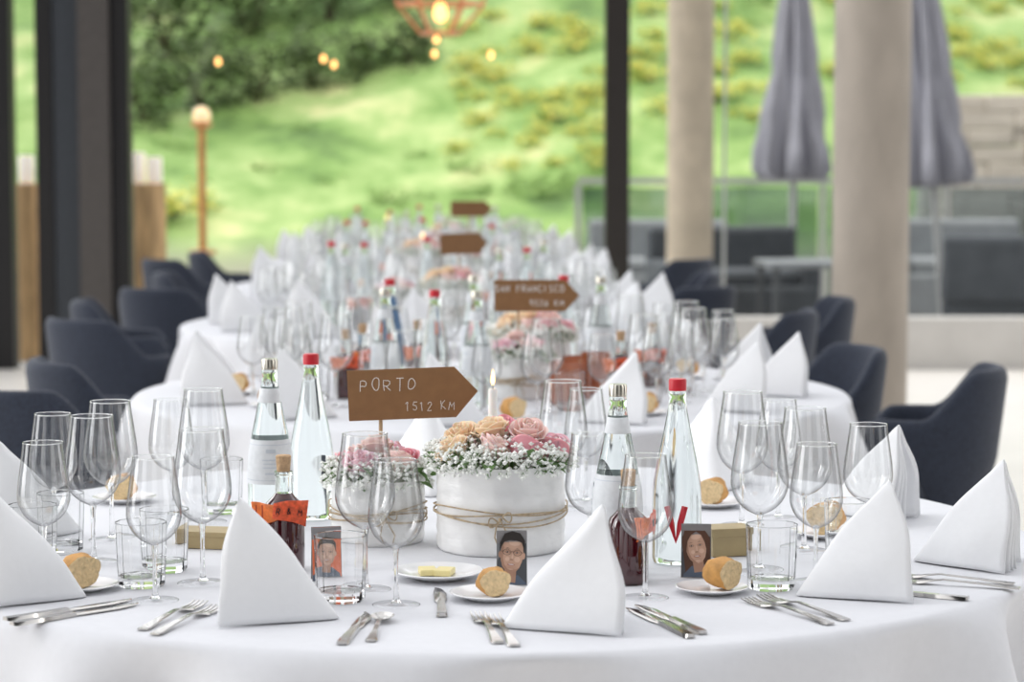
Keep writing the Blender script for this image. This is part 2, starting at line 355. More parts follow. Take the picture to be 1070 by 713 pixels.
# ---------------------------------------------------------------- flowers
def rose_mesh(matname):
    m=MB(); rr_=random.Random(len(matname)*3+1)
    def ring(n,R,h,w,curl,z0,off):
        for k in range(n):
            a=2*PI*k/n+off+rr_.uniform(-.12,.12); hj=rr_.uniform(.97,1.04); Rj=rr_.uniform(.97,1.03)
            def fn(u,v,a=a,hj=hj,Rj=Rj):
                s=u*2-1; th=a+s*w*(.6+.4*v); tip=1-.16*s*s-.10*s**4
                rr=R*Rj*(.30+.70*math.sin(v*PI/2))+curl*max(0,v-.6)**2*5-.0012*abs(s)*v; z=z0+h*hj*v*tip-curl*1.3*max(0,v-.75)**1.5*3
                return (rr*math.cos(th),rr*math.sin(th),z)
            m.grid(fn,10,8)
    ring(2,.0042,.030,1.7,.000,.004,0); ring(3,.0085,.031,1.25,.0008,.003,.9); ring(3,.0135,.030,1.2,.0016,.002,1.9); ring(4,.0188,.028,.98,.003,.001,.5); ring(5,.0238,.024,.84,.005,.0,1.1)
    m.lathe([(0,-.004),(.010,0),(.018,.008),(.010,.018),(0,.022)],12)
    return m.build('rose',matname,solid=.0009,ang=180)
ROSES={k:rose_mesh(k) for k in('rose_pink','rose_blush','rose_cream','rose_mauve')}
def bow(m,R,z,r=.0012):
    T=Matrix.Translation((0,-R-.003,z))
    for sx in(-1,1):
        m.tube([(sx*(.003+.014*math.sin(PI*t/10)),-.002-.004*math.sin(PI*t/10),.009*math.sin(2*PI*t/10)*.8+.004*sx) for t in range(11)],r,6,0,T)
        m.tube([(0,-.003,0),(sx*.006,-.005,-.012),(sx*.011+.003,-.004,-.026),(sx*.007+.004,-.003,-.038)],r,6,0,T)
    m.lathe([(0,-.003),(.003,-.0015),(.003,.0015),(0,.003)],8,0,T)
def make_arr(name,R,H,roses,twz,nlo,spread,ngyp,seed):
    rnd=random.Random(seed); r=empty(name)
    w=lambda th,z:1+.009*math.sin(5*th+z*30)+.005*math.sin(11*th-z*60)+.0035*math.sin(23*th+z*90)
    MB().lathe([(0,0),(R*.95,0),(R*.98,.004)]+[(R*(.988+.007*math.sin(k*1.9)),H*(.06+.88*k/18)) for k in range(19)]+[(R*1.01,H),(R*.97,H*.99),(R*.95,H*.82),(0,H*.82)],130,0,None,w).build('wrapped_pot','bark',r,ang=60)
    m=MB()
    for k in range(nlo):
        ph=rnd.random()*6; dz=(k-(nlo-1)/2)*spread+rnd.uniform(-.002,.002); am=rnd.uniform(.003,.008)
        m.tube([((R*1.018+.0014)*math.cos(2*PI*t/60),(R*1.018+.0014)*math.sin(2*PI*t/60),twz+dz+am*math.sin(2*PI*t/60*2+ph)) for t in range(60)],.0012,6,0,None,True)
    bow(m,R*1.015,twz); m.build('twine','twine',r)
    g=MB(); st=MB(); lf=MB()
    def dome(x,y): return H+.024*max(0,1-(x*x+y*y)/(R*R*1.3))
    for k in range(ngyp):
        a=rnd.random()*2*PI; q=R*1.1*math.sqrt(rnd.random()); dz=rnd.uniform(0,.026)
        if rnd.random()<.70: q=R*rnd.uniform(.85,1.2); dz=rnd.uniform(-.012,.026)
        x,y=q*math.cos(a),q*math.sin(a); z=dome(x,y)+dz; s=rnd.uniform(.0026,.0046)
        g.add([(s,0,0),(-s,0,0),(0,s,0),(0,-s,0),(0,0,s*.8),(0,0,-s*.8)],[(0,2,4),(2,1,4),(1,3,4),(3,0,4),(2,0,5),(1,2,5),(3,1,5),(0,3,5)],0,Matrix.Translation((x,y,z))@Matrix.Rotation(rnd.random()*3,4,'X'))
        if k%3==0: st.tube([(x*.75,y*.75,H*.85),(x*.93,y*.93,(z+H)/2),(x,y,z)],.0005,4)
    for k in range(int(ngyp/9)):
        a=rnd.random()*2*PI; q=R*rnd.uniform(.4,1.08); x,y=q*math.cos(a),q*math.sin(a); L=rnd.uniform(.018,.028)
        T=Matrix.Translation((x,y,H+rnd.uniform(-.006,.018)))@Matrix.Rotation(a,4,'Z')@Matrix.Rotation(rnd.uniform(-.9,.5),4,'Y')@Matrix.Rotation(rnd.uniform(-.6,.6),4,'X')
        lf.add([(0,0,0),(L*.5,-L*.3,.002),(L,0,-.003),(L*.5,L*.3,.002),(L*.5,0,-.002)],[(0,1,4),(1,2,4),(2,3,4),(3,0,4)],0,T)
    b=g.build('small_white_blossoms','gyp',r); tag(b,kind='stuff'); st.build('thin_stems','leaf',r); b=lf.build('leaves','leaf',r,smooth=False); tag(b,kind='stuff')
    for (x,y,dz,kind,s) in roses:
        inst(ROSES[kind],r,(x*.95,y*.95,dome(x,y)+dz*.75-.008),(-y*9+rnd.uniform(-.15,.15),x*9+rnd.uniform(-.15,.15),rnd.random()*6),s*.93)
    return reg(r)
big_roses=[(.034,-.070,.006,'rose_pink',1.2),(.078,-.036,.004,'rose_pink',1.12),(-.018,-.066,.010,'rose_blush',1.12),(-.066,-.042,.006,'rose_cream',1.15),(-.010,-.018,.022,'rose_cream',1.2),(.042,-.016,.024,'rose_blush',1.2),(.084,.018,.006,'rose_mauve',1.1),(-.056,.006,.018,'rose_cream',1.15),(.0,.042,.020,'rose_pink',1.2),(.054,.056,.010,'rose_cream',1.15),(-.05,.056,.01,'rose_mauve',1.15),(-.088,.0,.0,'rose_pink',.95)]
sm_roses=[(.024,-.045,.006,'rose_blush',1.1),(-.032,-.038,.006,'rose_mauve',1.1),(.052,.0,.004,'rose_pink',1.05),(-.002,.0,.018,'rose_blush',1.15),(-.052,.010,.004,'rose_pink',1.0),(.024,.042,.012,'rose_mauve',1.1),(-.026,.044,.01,'rose_blush',1.05)]
BIG=make_arr('flower_arrangement',.098,.132,big_roses,.058,4,.005,1700,1); SML=make_arr('flower_arrangement',.073,.098,sm_roses,.045,5,.005,900,2)
for o in ROSES.values(): bpy.data.objects.remove(o)
def make_candle():
    r=empty('taper_candle'); MB().lathe([(0,0),(.034,0),(.035,.004),(.02,.010),(.012,.020),(.0120,.032),(.0085,.034),(0,.034)],20).build('holder','china',r)
    MB().lathe([(0,.034),(.0080,.034),(.0074,.205),(.0055,.208),(0,.206)],18).build('candle','wax',r)
    MB().tube([(0,0,.206),(.0005,0,.215)],.0008,6).build('wick','black',r)
    MB().lathe([(0,.212),(.0028,.216),(.0036,.221),(.0025,.230),(.0008,.238),(0,.240)],12).build('flame','flame',r); return reg(r)
CAND=make_candle()
# ---------------------------------------------------------------- signs
def make_sign(loc,yaw,roll,stickx,stickz,lines,label,L=.2,H=.078):
    r=empty('arrow_sign',loc,yaw); B=Matrix.Rotation(-roll,4,'Y')
    MB().prism([(-L/2,-H/2),(L/2-.035,-H/2),(L/2,0),(L/2-.035,H/2),(-L/2,H/2)],-.0012,.0012,0,B).build('arrow_board','sign',r,smooth=False)
    MB().tube([(stickx,.0042,stickz-loc[2]),(stickx,.0042,H*.3)],.003,8).build('stick','sticks',r)
    if lines:
        m=MB()
        for t,h,x0,y0,rr,ad,hd in lines: write(m,t,h,lambda x,y,x0=x0,y0=y0:B@Vector((x+x0,-.0016,y+y0)),rr,ad,0,hd)
        m.build('chalk_lettering','white',r)
    tag(r,label,'sign','arrow signs naming the tables'); return r
# ---------------------------------------------------------------- photo cards
def ell(cx,cz,rx,rz,n=20,a0=0,a1=360): return [(cx+rx*math.cos(math.radians(a0+(a1-a0)*i/n)),cz+rz*math.sin(math.radians(a0+(a1-a0)*i/n))) for i in range(n)]
def make_card(loc,yaw,kind,label):
    r=empty('photo_card',loc,yaw); w,h=.042,.076; T=Matrix.Rotation(-.12,4,'X')
    MB().box((0,0,h/2),(w,.0008,h),0,T).box((0,.0125,h/2-.001),(w,.0008,h-.002),0,Matrix.Rotation(.10,4,'X')).build('card','card',r,smooth=False)
    m=MB(); lay=[0]; KEY=['pred' if kind=='red' else 'pbg','skin','hair2' if kind=='woman' else 'hair','shirt','black','lips','skin_hi','skin_lo','teeth','pred' if kind=='red' else 'pbg2']
    tilt=Matrix.Rotation({'man':.10,'woman':-.16,'red':.05}[kind],3,'Y'); SC={'woman':1.14,'man':1.26,'red':.95}[kind]
    def fl(poly,mi,rot=True):
        lay[0]+=1; y=-.0005-.00007*lay[0]; q=[]
        for x,z in poly:
            if rot: v=tilt@Vector((x*SC,0,(z-.04)*SC)); x,z=v.x,v.z+(.036 if kind=='red' else .042)
            q.append((max(-w/2+.0008,min(w/2-.0008,x)),y,max(.0008,min(h-.0008,z))))
        m.add(q,[tuple(range(len(q)))],mi,T)
    R=lambda a,b,c,d:[(a,c),(b,c),(b,d),(a,d)]
    fl(R(-w/2,w/2,0,h),0,False); fl([(-w/2,h*.45),(-w/4,h*.7),(-w/3,h),(-w/2,h)],9,False)
    if kind=='woman':
        fl(ell(.001,.047,.0175,.0235),2); fl([(-.0175,.008),(.0195,.008),(.0178,.05),(-.016,.05)],2)
    fl([(-.022,0),(.022,0),(.020,.010),(.009,.0185),(-.009,.0185),(-.020,.010)],3)
    fl(R(-.0065,.0065,.010,.03),7)
    fl(ell(-.0128,.040,.002,.004,10),7); fl(ell(.0128,.040,.002,.004,10),1)
    face=[(0,.0205),(.0055,.0222),(.0095,.027),(.0118,.034),(.0125,.043),(.0115,.052),(.007,.058),(0,.060),(-.007,.058),(-.0115,.052),(-.0125,.043),(-.0118,.034),(-.0095,.027),(-.0055,.0222)]
    fl(face,1)
    fl([(0,.0205),(-.0055,.0222),(-.0095,.027),(-.0118,.034),(-.0125,.043),(-.0115,.052),(-.0095,.048),(-.0095,.036),(-.0072,.029),(-.003,.0235)],7)
    fl(ell(.002,.0535,.0065,.0032),6); fl(ell(.0062,.0355,.0032,.0030),6); fl(ell(-.0045,.0352,.0024,.0024),6); fl(ell(.0008,.0388,.0009,.0042,10),6); fl(ell(.0003,.0238,.003,.0014,10),6)
    fl(ell(0,.0350,.0022,.0009,10),7)
    for sx in(-1,1):
        fl(ell(sx*.0052,.0432,.0032,.0018,12),7); fl(ell(sx*.0052,.0430,.0015,.0007,10),8); fl(ell(sx*.0052,.0430,.0010,.0008,8),4)
        fl([(sx*.0022,.0465),(sx*.0055,.0472),(sx*.0085,.0463),(sx*.0055,.0477)],2)
        if kind=='man':
            o=ell(sx*.0058,.0428,.0046,.0033,16); i=ell(sx*.0058,.0428,.0041,.0029,16)
            for k in range(16): fl([o[k],o[(k+1)%16],i[(k+1)%16],i[k]],4)
            fl(R(sx*.0105-.0018,sx*.0105+.0018,.0433,.0437),4)
    if kind=='man': fl(R(-.0014,.0014,.0434,.0439),4); fl([(-.0095,.027),(-.0055,.0222),(0,.0205),(.0055,.0222),(.0095,.027),(.005,.0248),(0,.0236),(-.005,.0248)],7)
    fl(ell(0,.0296,.0042,.0012,14),5); fl(ell(0,.0298,.0030,.0005,12),8)
    if kind=='woman':
        fl([(-.0130,.034),(-.0165,.02),(-.0178,.05),(-.010,.066),(.002,.069),(.003,.060),(-.004,.0565),(-.009,.050),(-.0115,.042)],2); fl([(.0128,.034),(.017,.02),(.0188,.05),(.012,.064),(.002,.069),(.003,.060),(.0085,.055),(.0115,.046)],2)
    else: fl([(-.0140,.042),(-.0142,.053),(-.010,.063),(-.002,.0665),(.007,.0645),(.0128,.057),(.0138,.042),(.0118,.049),(.0095,.0545),(.004,.0562),(-.004,.0560),(-.0095,.0540),(-.0120,.049)],2)
    m.build('portrait',KEY,r,smooth=False)
    tag(r,label,'photo card','photo place cards'); return r
def make_gift(loc,rz,d,label):
    r=empty('gift_box',loc,rz); MB().box((0,0,d[2]*.4),(d[0],d[1],d[2]*.8)).build('box_body','gold',r,smooth=False,bev=.001)
    MB().box((0,0,d[2]*.85),(d[0]+.003,d[1]+.003,d[2]*.3)).build('lid','gold',r,smooth=False,bev=.001); tag(r,label,'box','gold gift boxes'); return r
# ---------------------------------------------------------------- chairs
def make_chair():
    r=empty('barrel_chair'); Ro,Ri=.226,.184; vs=[];n=60
    def sm(a,b,x): t=min(1,max(0,(x-a)/(b-a))); return t*t*(3-2*t)
    for i in range(n+1):
        ph=-2.35+4.7*i/n; a=abs(ph); zt=.785-.125*sm(.7,1.5,a)-.035*sm(2.0,2.35,a)**2; zb=.37+.15*sm(1.0,1.7,a)
        sec=[(Ro-.016,zb),(Ro,zb+.02),(Ro+.004,max(.55,zb+.03)),(Ro+.002,zt-.03),(Ro-.004,zt-.010),(Ro-.013,zt-.002),((Ro+Ri)/2,zt),(Ri+.011,zt-.002),(Ri+.004,zt-.010),(Ri-.002,zt-.03),(Ri-.002,max(.55,zb+.03)),(Ri,zb+.02),(Ri+.012,zb)]
        for q,z in sec:
            q*=(.78+.22*sm(.34,.62,z)); q+=.028*sm(.45,.8,z)*math.cos(ph*.5); vs.append((q*math.sin(ph)*1.03,-q*math.cos(ph),z))
    k=13; fs=[]
    for i in range(n):
        for j in range(k): j2=(j+1)%k; fs.append((i*k+j,(i+1)*k+j,(i+1)*k+j2,i*k+j2))
    fs+= [tuple(range(k)),tuple(n*k+j for j in range(k-1,-1,-1))]
    MB().add(vs,fs).build('backrest','fabric',r,ang=60)
    MB().lathe([(0,.35),(.165,.35),(.19,.37),(.20,.42),(.192,.455),(.16,.468),(0,.474)],36,0,Matrix.Translation((0,.03,0))).build('seat','fabric',r)
    for sx in(-1,1):
        for sy in(-1,1): MB().tube([(sx*.12,sy*.12,.355),(sx*.20,sy*.20,0)],[.016,.010],10).build('leg','leg',r)
    return reg(r)
CHAIR=make_chair()
# ---------------------------------------------------------------- tables
TB=[(-.06,3.74),(-.05,5.95),(-.25,8.25),(-.35,10.5),(-.45,12.75)]
TN=['the nearest table','the second table','the third table','the fourth table','the farthest table']
def make_table():
    r=empty('banquet_table'); MB().lathe([(0,.715),(.84,.715),(.85,.72),(.85,.74),(.84,.745),(0,.745)],64).build('tabletop','wood',r)
    MB().lathe([(0,.02),(.05,.02),(.05,.715),(0,.715)],20).build('pedestal','leg',r); MB().lathe([(0,0),(.34,0),(.34,.012),(.06,.03),(0,.03)],32).build('base','leg',r); return reg(r)
def make_cloth(seed):
    rnd=random.Random(seed); n=260; ks=[rnd.uniform(0,6) for _ in range(4)]; m=MB(); vs=[]
    prof=[(.3,TZ),(.6,TZ),(.84,TZ),(.866,TZ-.0006),(.875,TZ-.003),(.881,TZ-.009),(.884,TZ-.018),(.885,.715),(.8855,.70),(.886,.68),(.887,.64),(.888,.57),(.89,.48),(.892,.38),(.895,.28)]
    vs.append((0,0,TZ)); fs=[]
    for i,(q,z) in enumerate(prof):
        d=max(0,TZ-.008-z)
        for k in range(n):
            th=2*PI*k/n; w=.55*math.sin(13*th+ks[0]+.6*math.sin(2*th))+.40*math.sin(22*th+ks[1]+.8*math.sin(3*th))+.2*math.sin(7*th+ks[2])
            f=min(1,(d/.20)**.66); rr=q+.085*f*w+.01*f; vs.append((rr*math.cos(th),rr*math.sin(th),z))
    for k in range(n): fs.append((0,1+k,1+(k+1)%n))
    for i in range(len(prof)-1):
        a=1+i*n;b=a+n
        for k in range(n): k2=(k+1)%n; fs.append((a+k,b+k,b+k2,a+k2))
    return m.add(vs,fs).build('tablecloth','cloth',ang=180)
TABLE=make_table()
for i,(x,y) in enumerate(TB):
    put(TABLE,(x,y,0),0,1,'round pedestal table hidden under the white cloth of '+TN[i]+' in the row','table','round banquet tables')
    c=make_cloth(i); c.location=(x,y,0); tag(c,'white floor-length linen cloth draped over '+TN[i]+' in the row','tablecloth','white tablecloths')
# ---------------------------------------------------------------- TABLE 1
G1=[(47,3.36,.9,'smaller wine glass at the left, in front of the two leftmost tumblers'),(98,3.50,1,'large wine glass rising behind the leftmost bread roll'),(117,3.70,1,'large wine glass standing behind the left bread roll and another glass'),
(57,3.72,.9,'small wine glass behind the leftmost tumblers, beside the left napkin'),(162,3.20,.9,'smaller wine glass in front of two tumblers, left of the forks'),(212,3.33,1,'large wine glass left of the juice bottle with the orange tag'),
(180,3.93,.9,'small wine glass in back row, left of the silver-capped water bottle'),(214,3.88,1,'large wine glass in back row, beside the silver-capped water bottle'),(382,3.28,1,'large wine glass between the small flower pot and the front tumbler'),
(414,3.17,.9,'smaller wine glass left of the butter plate at the front'),(674,3.22,.9,'smaller wine glass in front of the red-capped bottle with a red V'),(793,3.41,1,'large wine glass behind the tumbler right of the woman photo card'),
(852,3.34,.9,'smaller wine glass with white lettering on its bowl'),(906,3.58,.9,'smaller wine glass just left of the pleated napkins at right'),(840,3.60,1,'large wine glass behind the one with white lettering'),
(775,3.84,1,'large wine glass behind the gold box, right of the red-capped bottle'),(813,3.92,.9,'small wine glass behind the large glasses right of the gold box'),(588,4.02,1,'large wine glass behind the right side of the big flower arrangement'),
(612,4.10,.9,'small wine glass behind the big arrangement, at its right'),(617,3.46,.9,'smaller wine glass between the big arrangement and the silver-capped bottle')]
gl=[put(WINE,P(px,d)+UP,random.random()*6,s,lb,'wine glass','wine glasses on the nearest table') for px,d,s,lb in G1]
m=MB(); write(m,'LEM',.013,lambda x,y:(.0418*math.sin(x/.0415),-.0418*math.cos(x/.0415),.13+y),.0007); gl[12].rotation_euler=(0,0,.15); m.build('lettering','white',gl[12])
for px,d,lb in [(148,3.31,'faceted tumbler behind the front left wine glass, nearer of two'),(172,3.43,'faceted tumbler behind the front left wine glass, farther of two'),(35,3.47,'faceted tumbler at the left edge behind the bread plate, leftmost'),(64,3.59,'faceted tumbler second from the left edge'),
 (356,3.20,'faceted tumbler in front of the small flower pot, by the front napkin'),(806,3.29,'faceted tumbler right of the woman photo card and bread'),(886,3.51,'faceted tumbler left of the pleated napkins at right'),(232,3.98,'faceted tumbler behind, left of the silver-capped bottle')]:
    put(TUMB,P(px,d)+UP,0,1,lb,'glass','water tumblers on the nearest table')
put(BSIL,P(283,3.83)+UP,-1.45,1,'silver-capped labelled water bottle left of the PORTO sign','bottle','water bottles on the nearest table')
put(BRED,P(326,3.92)+UP,0,1,'red-capped water bottle directly left of the PORTO sign','bottle','water bottles on the nearest table')
put(BSIL,P(645,3.42)+UP,-1.2,1,'silver-capped labelled water bottle right of the big arrangement','bottle','water bottles on the nearest table')
vb=put(BRED,P(707,3.50)+UP,0,1,'red-capped water bottle with a red V beside the woman photo card','bottle','water bottles on the nearest table')
m=MB(); write(m,'V',.050,lambda x,y:(.0364*math.sin((x+.004)/.0365),-.0364*math.cos((x+.004)/.0365),.062+y),.0048,.86,0,0); m.build('red_mark','redcap',vb)
put(JUI,P(297,3.44)+UP,.0,1,'dark red juice bottle with orange tag behind the front left napkin','bottle','juice bottles on the nearest table')
put(JUI,P(656,3.335)+UP,1.2,.96,'dark red juice bottle left of the red-capped V bottle','bottle','juice bottles on the nearest table')
put(BIG,P(523,3.63)+UP,0,1,'large white pot of pink and cream roses, twine bow, at the centre','flower arrangement','flower arrangements')
put(SML,P(395,3.70)+UP,.2,1,'smaller twine-wound pot of blush roses under the PORTO sign','flower arrangement','flower arrangements')
put(CAND,P(515,3.97)+UP,0,1,'lit white taper candle behind the large centre arrangement','candle','table candles')
make_sign((P(432,3.70).x,3.70,TZ+.228),0,math.radians(2.2),-.05,TZ+.085,[('PORTO',.018,-.035,.015,.00058,1.02,1),('1512 KM',.0130,.026,-.020,.00048,.86,1)],'brown arrow sign lettered PORTO 1512 KM above the smaller pot')
for (x,y),a,pr,lb in [((P(354,3.075).x,3.075),174,NAP,'white napkin tent at the front, left of the front tumbler'),((-.012,3.02),6,NAP2,'white napkin tent at the front centre, right of the forks'),((.385,3.235),7,NAP,'white napkin tent at front right beside the silver forks'),
 ((P(955,3.51).x,3.51),-18,NAPP,'white pleated napkin at the right edge of the table'),((.515,3.96),-28,NAPP,'white pleated napkin behind the right-edge napkin and its glass'),((-.575,3.225),188,NAP2,'white napkin tent at the left edge above the knives'),
 ((-.672,3.745),200,NAPP,'white napkin at the far left behind the tumblers'),((.36,4.2),90,NAP,'white napkin behind the red-capped bottle with the red V'),((-.14,4.15),95,NAP2,'white napkin standing behind the two flower pots')]:
    put(pr,(x,y,TZ+.0018),math.radians(a),1.03,lb,'napkin','folded napkins on the nearest table')
PL=[(458,3.37,1,'white bread plate with butter at the front centre'),(512,3.215,.85,'white bread plate with a roll before the man photo card'),(744,3.26,.78,'white bread plate with a roll before the woman photo card'),(862,3.73,.85,'white bread plate behind the right-hand tumbler'),(86,3.28,.78,'white bread plate with a roll at the left edge'),(130,4.10,.85,'white bread plate at the rear left of the table'),(745,4.05,.85,'white bread plate at the rear, right of the V bottle')]
for px,d,s,lb in PL: put(PLATE,P(px,d)+UP,0,s,lb,'plate','bread plates on the nearest table')
for px,d,rz,s,lb in [(515,3.215,-1.3,.82,'crusty bread piece in front of the man photo card'),(754,3.265,-.75,.92,'crusty bread piece in front of the woman photo card'),(864,3.73,-1.9,1.1,'crusty bread piece behind the right-hand tumbler'),(82,3.28,-.9,.98,'crusty bread piece at the left edge below the wine glasses'),(128,4.10,-1.6,.95,'crusty bread piece at the rear left'),(745,4.05,-2.0,.95,'crusty bread piece at the rear, right of the V bottle')]:
    put(BREAD,P(px,d,TZ+.0053),rz,s,lb,'bread','bread pieces on the nearest table')
for i,(dx,dy,rz) in enumerate([(-.011,.002,.15),(.013,-.002,-.2)]):
    bt=MB().box((0,0,.0045),(.024,.034,.009)).build('butter_slice','butter',bev=.0015); bt.location=P(455,3.37,TZ+.0056)+Vector((dx,dy,0)); bt.rotation_euler=(0,0,rz); tag(bt,['pale butter slice on the front centre plate, left one','pale butter slice on the front centre plate, right one'][i],'butter','butter slices')
def cut(proto,a,b,lb,cat):
    p=at_z(*a); q=at_z(*b); put(proto,(p.x,p.y,TZ+.0008),math.atan2(q.y-p.y,q.x-p.x),.95,lb,cat,'cutlery on the nearest table')
cut(KNIFE,(357,675),(386,643),'silver knife right of the front left napkin','knife'); cut(SPOON,(387,672),(405,640),'silver spoon right of the front left napkin and its knife','spoon')
cut(FORK,(521,674),(495,638),'silver fork at the front centre, left of a pair','fork'); cut(FORK,(538,677),(510,641),'silver fork at the front centre, right of a pair','fork')
cut(KNIFE,(735,664),(686,642),'silver knife right of the front centre napkin, farther of two','knife'); cut(KNIFE,(722,668),(675,645),'silver knife right of the front centre napkin, nearer of two','knife')
cut(FORK,(885,650),(803,627),'silver fork before the front right napkin, farther of two','fork'); cut(FORK,(868,654),(788,631),'silver fork before the front right napkin, nearer of two','fork')
cut(FORK,(1060,612),(965,605),'silver fork before the right-edge pleated napkin, farther of two','fork'); cut(FORK,(1066,617),(972,611),'silver fork before the right-edge pleated napkin, nearer of two','fork')
cut(KNIFE,(1012,628),(955,623),'silver knife right of the front right napkin','knife')
cut(KNIFE,(5,650),(120,632),'silver knife before the left-edge napkin, farther of two','knife'); cut(KNIFE,(12,655),(130,636),'silver knife before the left-edge napkin, nearer of two','knife')
cut(FORK,(148,660),(212,631),'silver fork left of the front left napkin, farther of two','fork'); cut(FORK,(161,665),(220,640),'silver fork left of the front left napkin, nearer of two','fork')
cut(KNIFE,(462,646),(460,615),'small silver knife beside the butter plate','knife')
make_card((0,3.31,TZ+.001),.05,'man','photo card of a man in glasses standing before the big pot')
make_card((P(727,3.37).x,3.37,TZ+.001),-.12,'woman','photo card of a woman with long brown hair by the gold box')
make_card((P(342,3.345).x,3.345,TZ+.001),.25,'red','photo card with red background behind the front tumbler')
make_gift(P(760,3.57)+UP,.25,(.062,.048,.042),'gold gift box right of the red-capped V bottle'); make_gift(P(222,3.64)+UP,-.2,(.10,.055,.026),'flat gold gift box left of the juice bottle with orange tag')
# ---------------------------------------------------------------- TABLES 2-5
POS=['front','front left','left front','left','left rear','rear left','rear','rear right','right rear','right','right front','front right']
ROT=[0,100,0,180,90]
for ti in range(1,5):
    cx,cy=TB[ti]; rnd=random.Random(ti*11); tn=['','the San Francisco sign table','the third table back','the fourth table back','the farthest table'][ti]
    for i in range(12):
        th=2*PI*i/12+(.12 if ti%2 else .02); u=Vector((-math.sin(th),-math.cos(th),0)); t=Vector((-math.cos(th),math.sin(th),0)); C=Vector((cx,cy,TZ+.0008)); ps=POS[i]
        a=-5 if u.x>0 else 185; a=math.radians(a+rnd.uniform(-22,22)); q=C+u*.71-Vector((math.cos(a),math.sin(a),0))*.085
        put([NAPP,NAP,NAP2][i%3],q+Vector((0,0,.0012)),a,rnd.uniform(.98,1.1) if ti==1 else rnd.uniform(1.08,1.2),'white folded napkin at the '+ps+' place of '+tn,'napkin','folded napkins on '+tn)
        W=WINE if ti==1 else WFAR; k_=1 if ti<3 else 1.08; TU=TUMB if ti==1 else TFAR
        put(W,C+u*.50+t*.075,0,k_,'large wine glass at the '+ps+' place of '+tn,'wine glass','wine glasses on '+tn)
        put(W,C+u*.575+t*.13,0,.9*k_,'smaller wine glass at the '+ps+' place of '+tn,'wine glass','wine glasses on '+tn)
        put(TU,C+u*.46-t*.005,0,1,'faceted tumbler at the '+ps+' place of '+tn,'glass','water tumblers on '+tn)
        put(W,C+u*.52-t*.055,0,.82*k_,'smallest wine glass at the '+ps+' place of '+tn,'wine glass','wine glasses on '+tn)
        if ti==1 :
            pp=C+u*.61-t*.125; put(PLATE,pp,0,.75,'white bread plate at the '+ps+' place of '+tn,'plate','bread plates on '+tn)
            put(BREAD,pp+Vector((0,0,.0045)),-1.5+rnd.uniform(-.8,.8),1,'bread piece at the '+ps+' place of '+tn,'bread','bread pieces on '+tn)
    R=Matrix.Rotation(math.radians(ROT[ti]),3,'Z')
    def L(x,y): v=R@Vector((x,y,0)); return Vector((cx+v.x,cy+v.y,TZ+.0008))
    put(BIG,L(.045,-.11),0,1,'large white pot of roses on '+tn,'flower arrangement','flower arrangements'); put(SML,L(-.145,-.04),0,1,'smaller twine-wound pot of roses on '+tn,'flower arrangement','flower arrangements')
    if ti>=3: put(CAND,L(.03,.21),0,1,'lit white taper candle on '+tn,'candle','table candles')
    put(BSIL,L(-.325,.09),rnd.random()*6,1,'silver-capped water bottle beside the smaller pot on '+tn,'bottle','water bottles on '+tn); put(BRED,L(-.265,.18),0,1,'red-capped water bottle beside the smaller pot on '+tn,'bottle','water bottles on '+tn)
    put(BSIL,L(.21,-.32),rnd.random()*6,1,'silver-capped water bottle beside the larger pot on '+tn,'bottle','water bottles on '+tn); put(BRED,L(.30,-.24),0,1,'red-capped water bottle beside the larger pot on '+tn,'bottle','water bottles on '+tn)
    put(JUI,L(-.25,-.27),0,1,'dark red juice bottle near the smaller pot on '+tn,'bottle','juice bottles on '+tn); put(JUI,L(.18,.16),.3,1,'dark red juice bottle near the candle on '+tn if ti>=3 else 'dark red juice bottle behind the larger pot on '+tn,'bottle','juice bottles on '+tn)
    if ti==1:
        for pr,x,y,lb in [(JUI,-.40,5.80,'dark red juice bottle at the left of the San Francisco sign table, nearer one'),(JUI,-.37,5.98,'dark red juice bottle at the left of the San Francisco sign table, farther one'),(JUI,.35,6.0,'dark red juice bottle at the right of the San Francisco sign table'),(BSIL,-.30,5.70,'silver-capped bottle left of the pots on the San Francisco sign table'),(BSIL,-.10,6.28,'silver-capped bottle at the rear of the San Francisco sign table'),(BBLUE,-.31,6.13,'blue-labelled bottle with red cap left of centre on the San Francisco sign table')]:
            put(pr,(x,y,TZ+.0008),rnd.uniform(-.4,.4),1,lb,'bottle','extra bottles on the San Francisco sign table')
        for k,(x,y) in enumerate([(.125,5.66),(.155,5.79),(.205,5.90)]): put(VOT,(x,y,TZ+.0008),0,1.12,'copper-brown glass votive candle on the San Francisco sign table, '+['nearest','middle','farthest'][k]+' of three','candle','copper-brown votive candles')
    else:
        for pr,x,y,lb in [(BRED,-.05,.30,'red-capped bottle at the rear of '),(BSIL,.05,.37,'silver-capped bottle at the rear of '),(BRED,-.36,-.08,'red-capped bottle at the left of '),(BSIL,.36,.05,'silver-capped bottle at the right of ')]:
            put(pr,(cx+x,cy+y,TZ+.0008),rnd.uniform(-.4,.4),1.05,lb+tn,'bottle','extra bottles on '+tn)
make_sign((P(561,5.81).x,5.81,TZ+.247),0,0,-.045,TZ+.085,[('SAN FRANCISCO',.0158,-.016,.017,.0010,.82,.25),('9526 KM',.0140,.025,-.018,.0009,.86,.4)],'brown arrow sign lettered SAN FRANCISCO on the second table',.205,.076)
make_sign((P(485,8.14).x,8.14,TZ+.277),.6,0,-.02,TZ+.12,None,'brown arrow sign on the third table back',.19,.07)
make_sign((P(493,10.54).x,10.54,TZ+.33),.3,0,-.01,TZ+.085,None,'brown arrow sign on the fourth table back, highest in view',.19,.068)
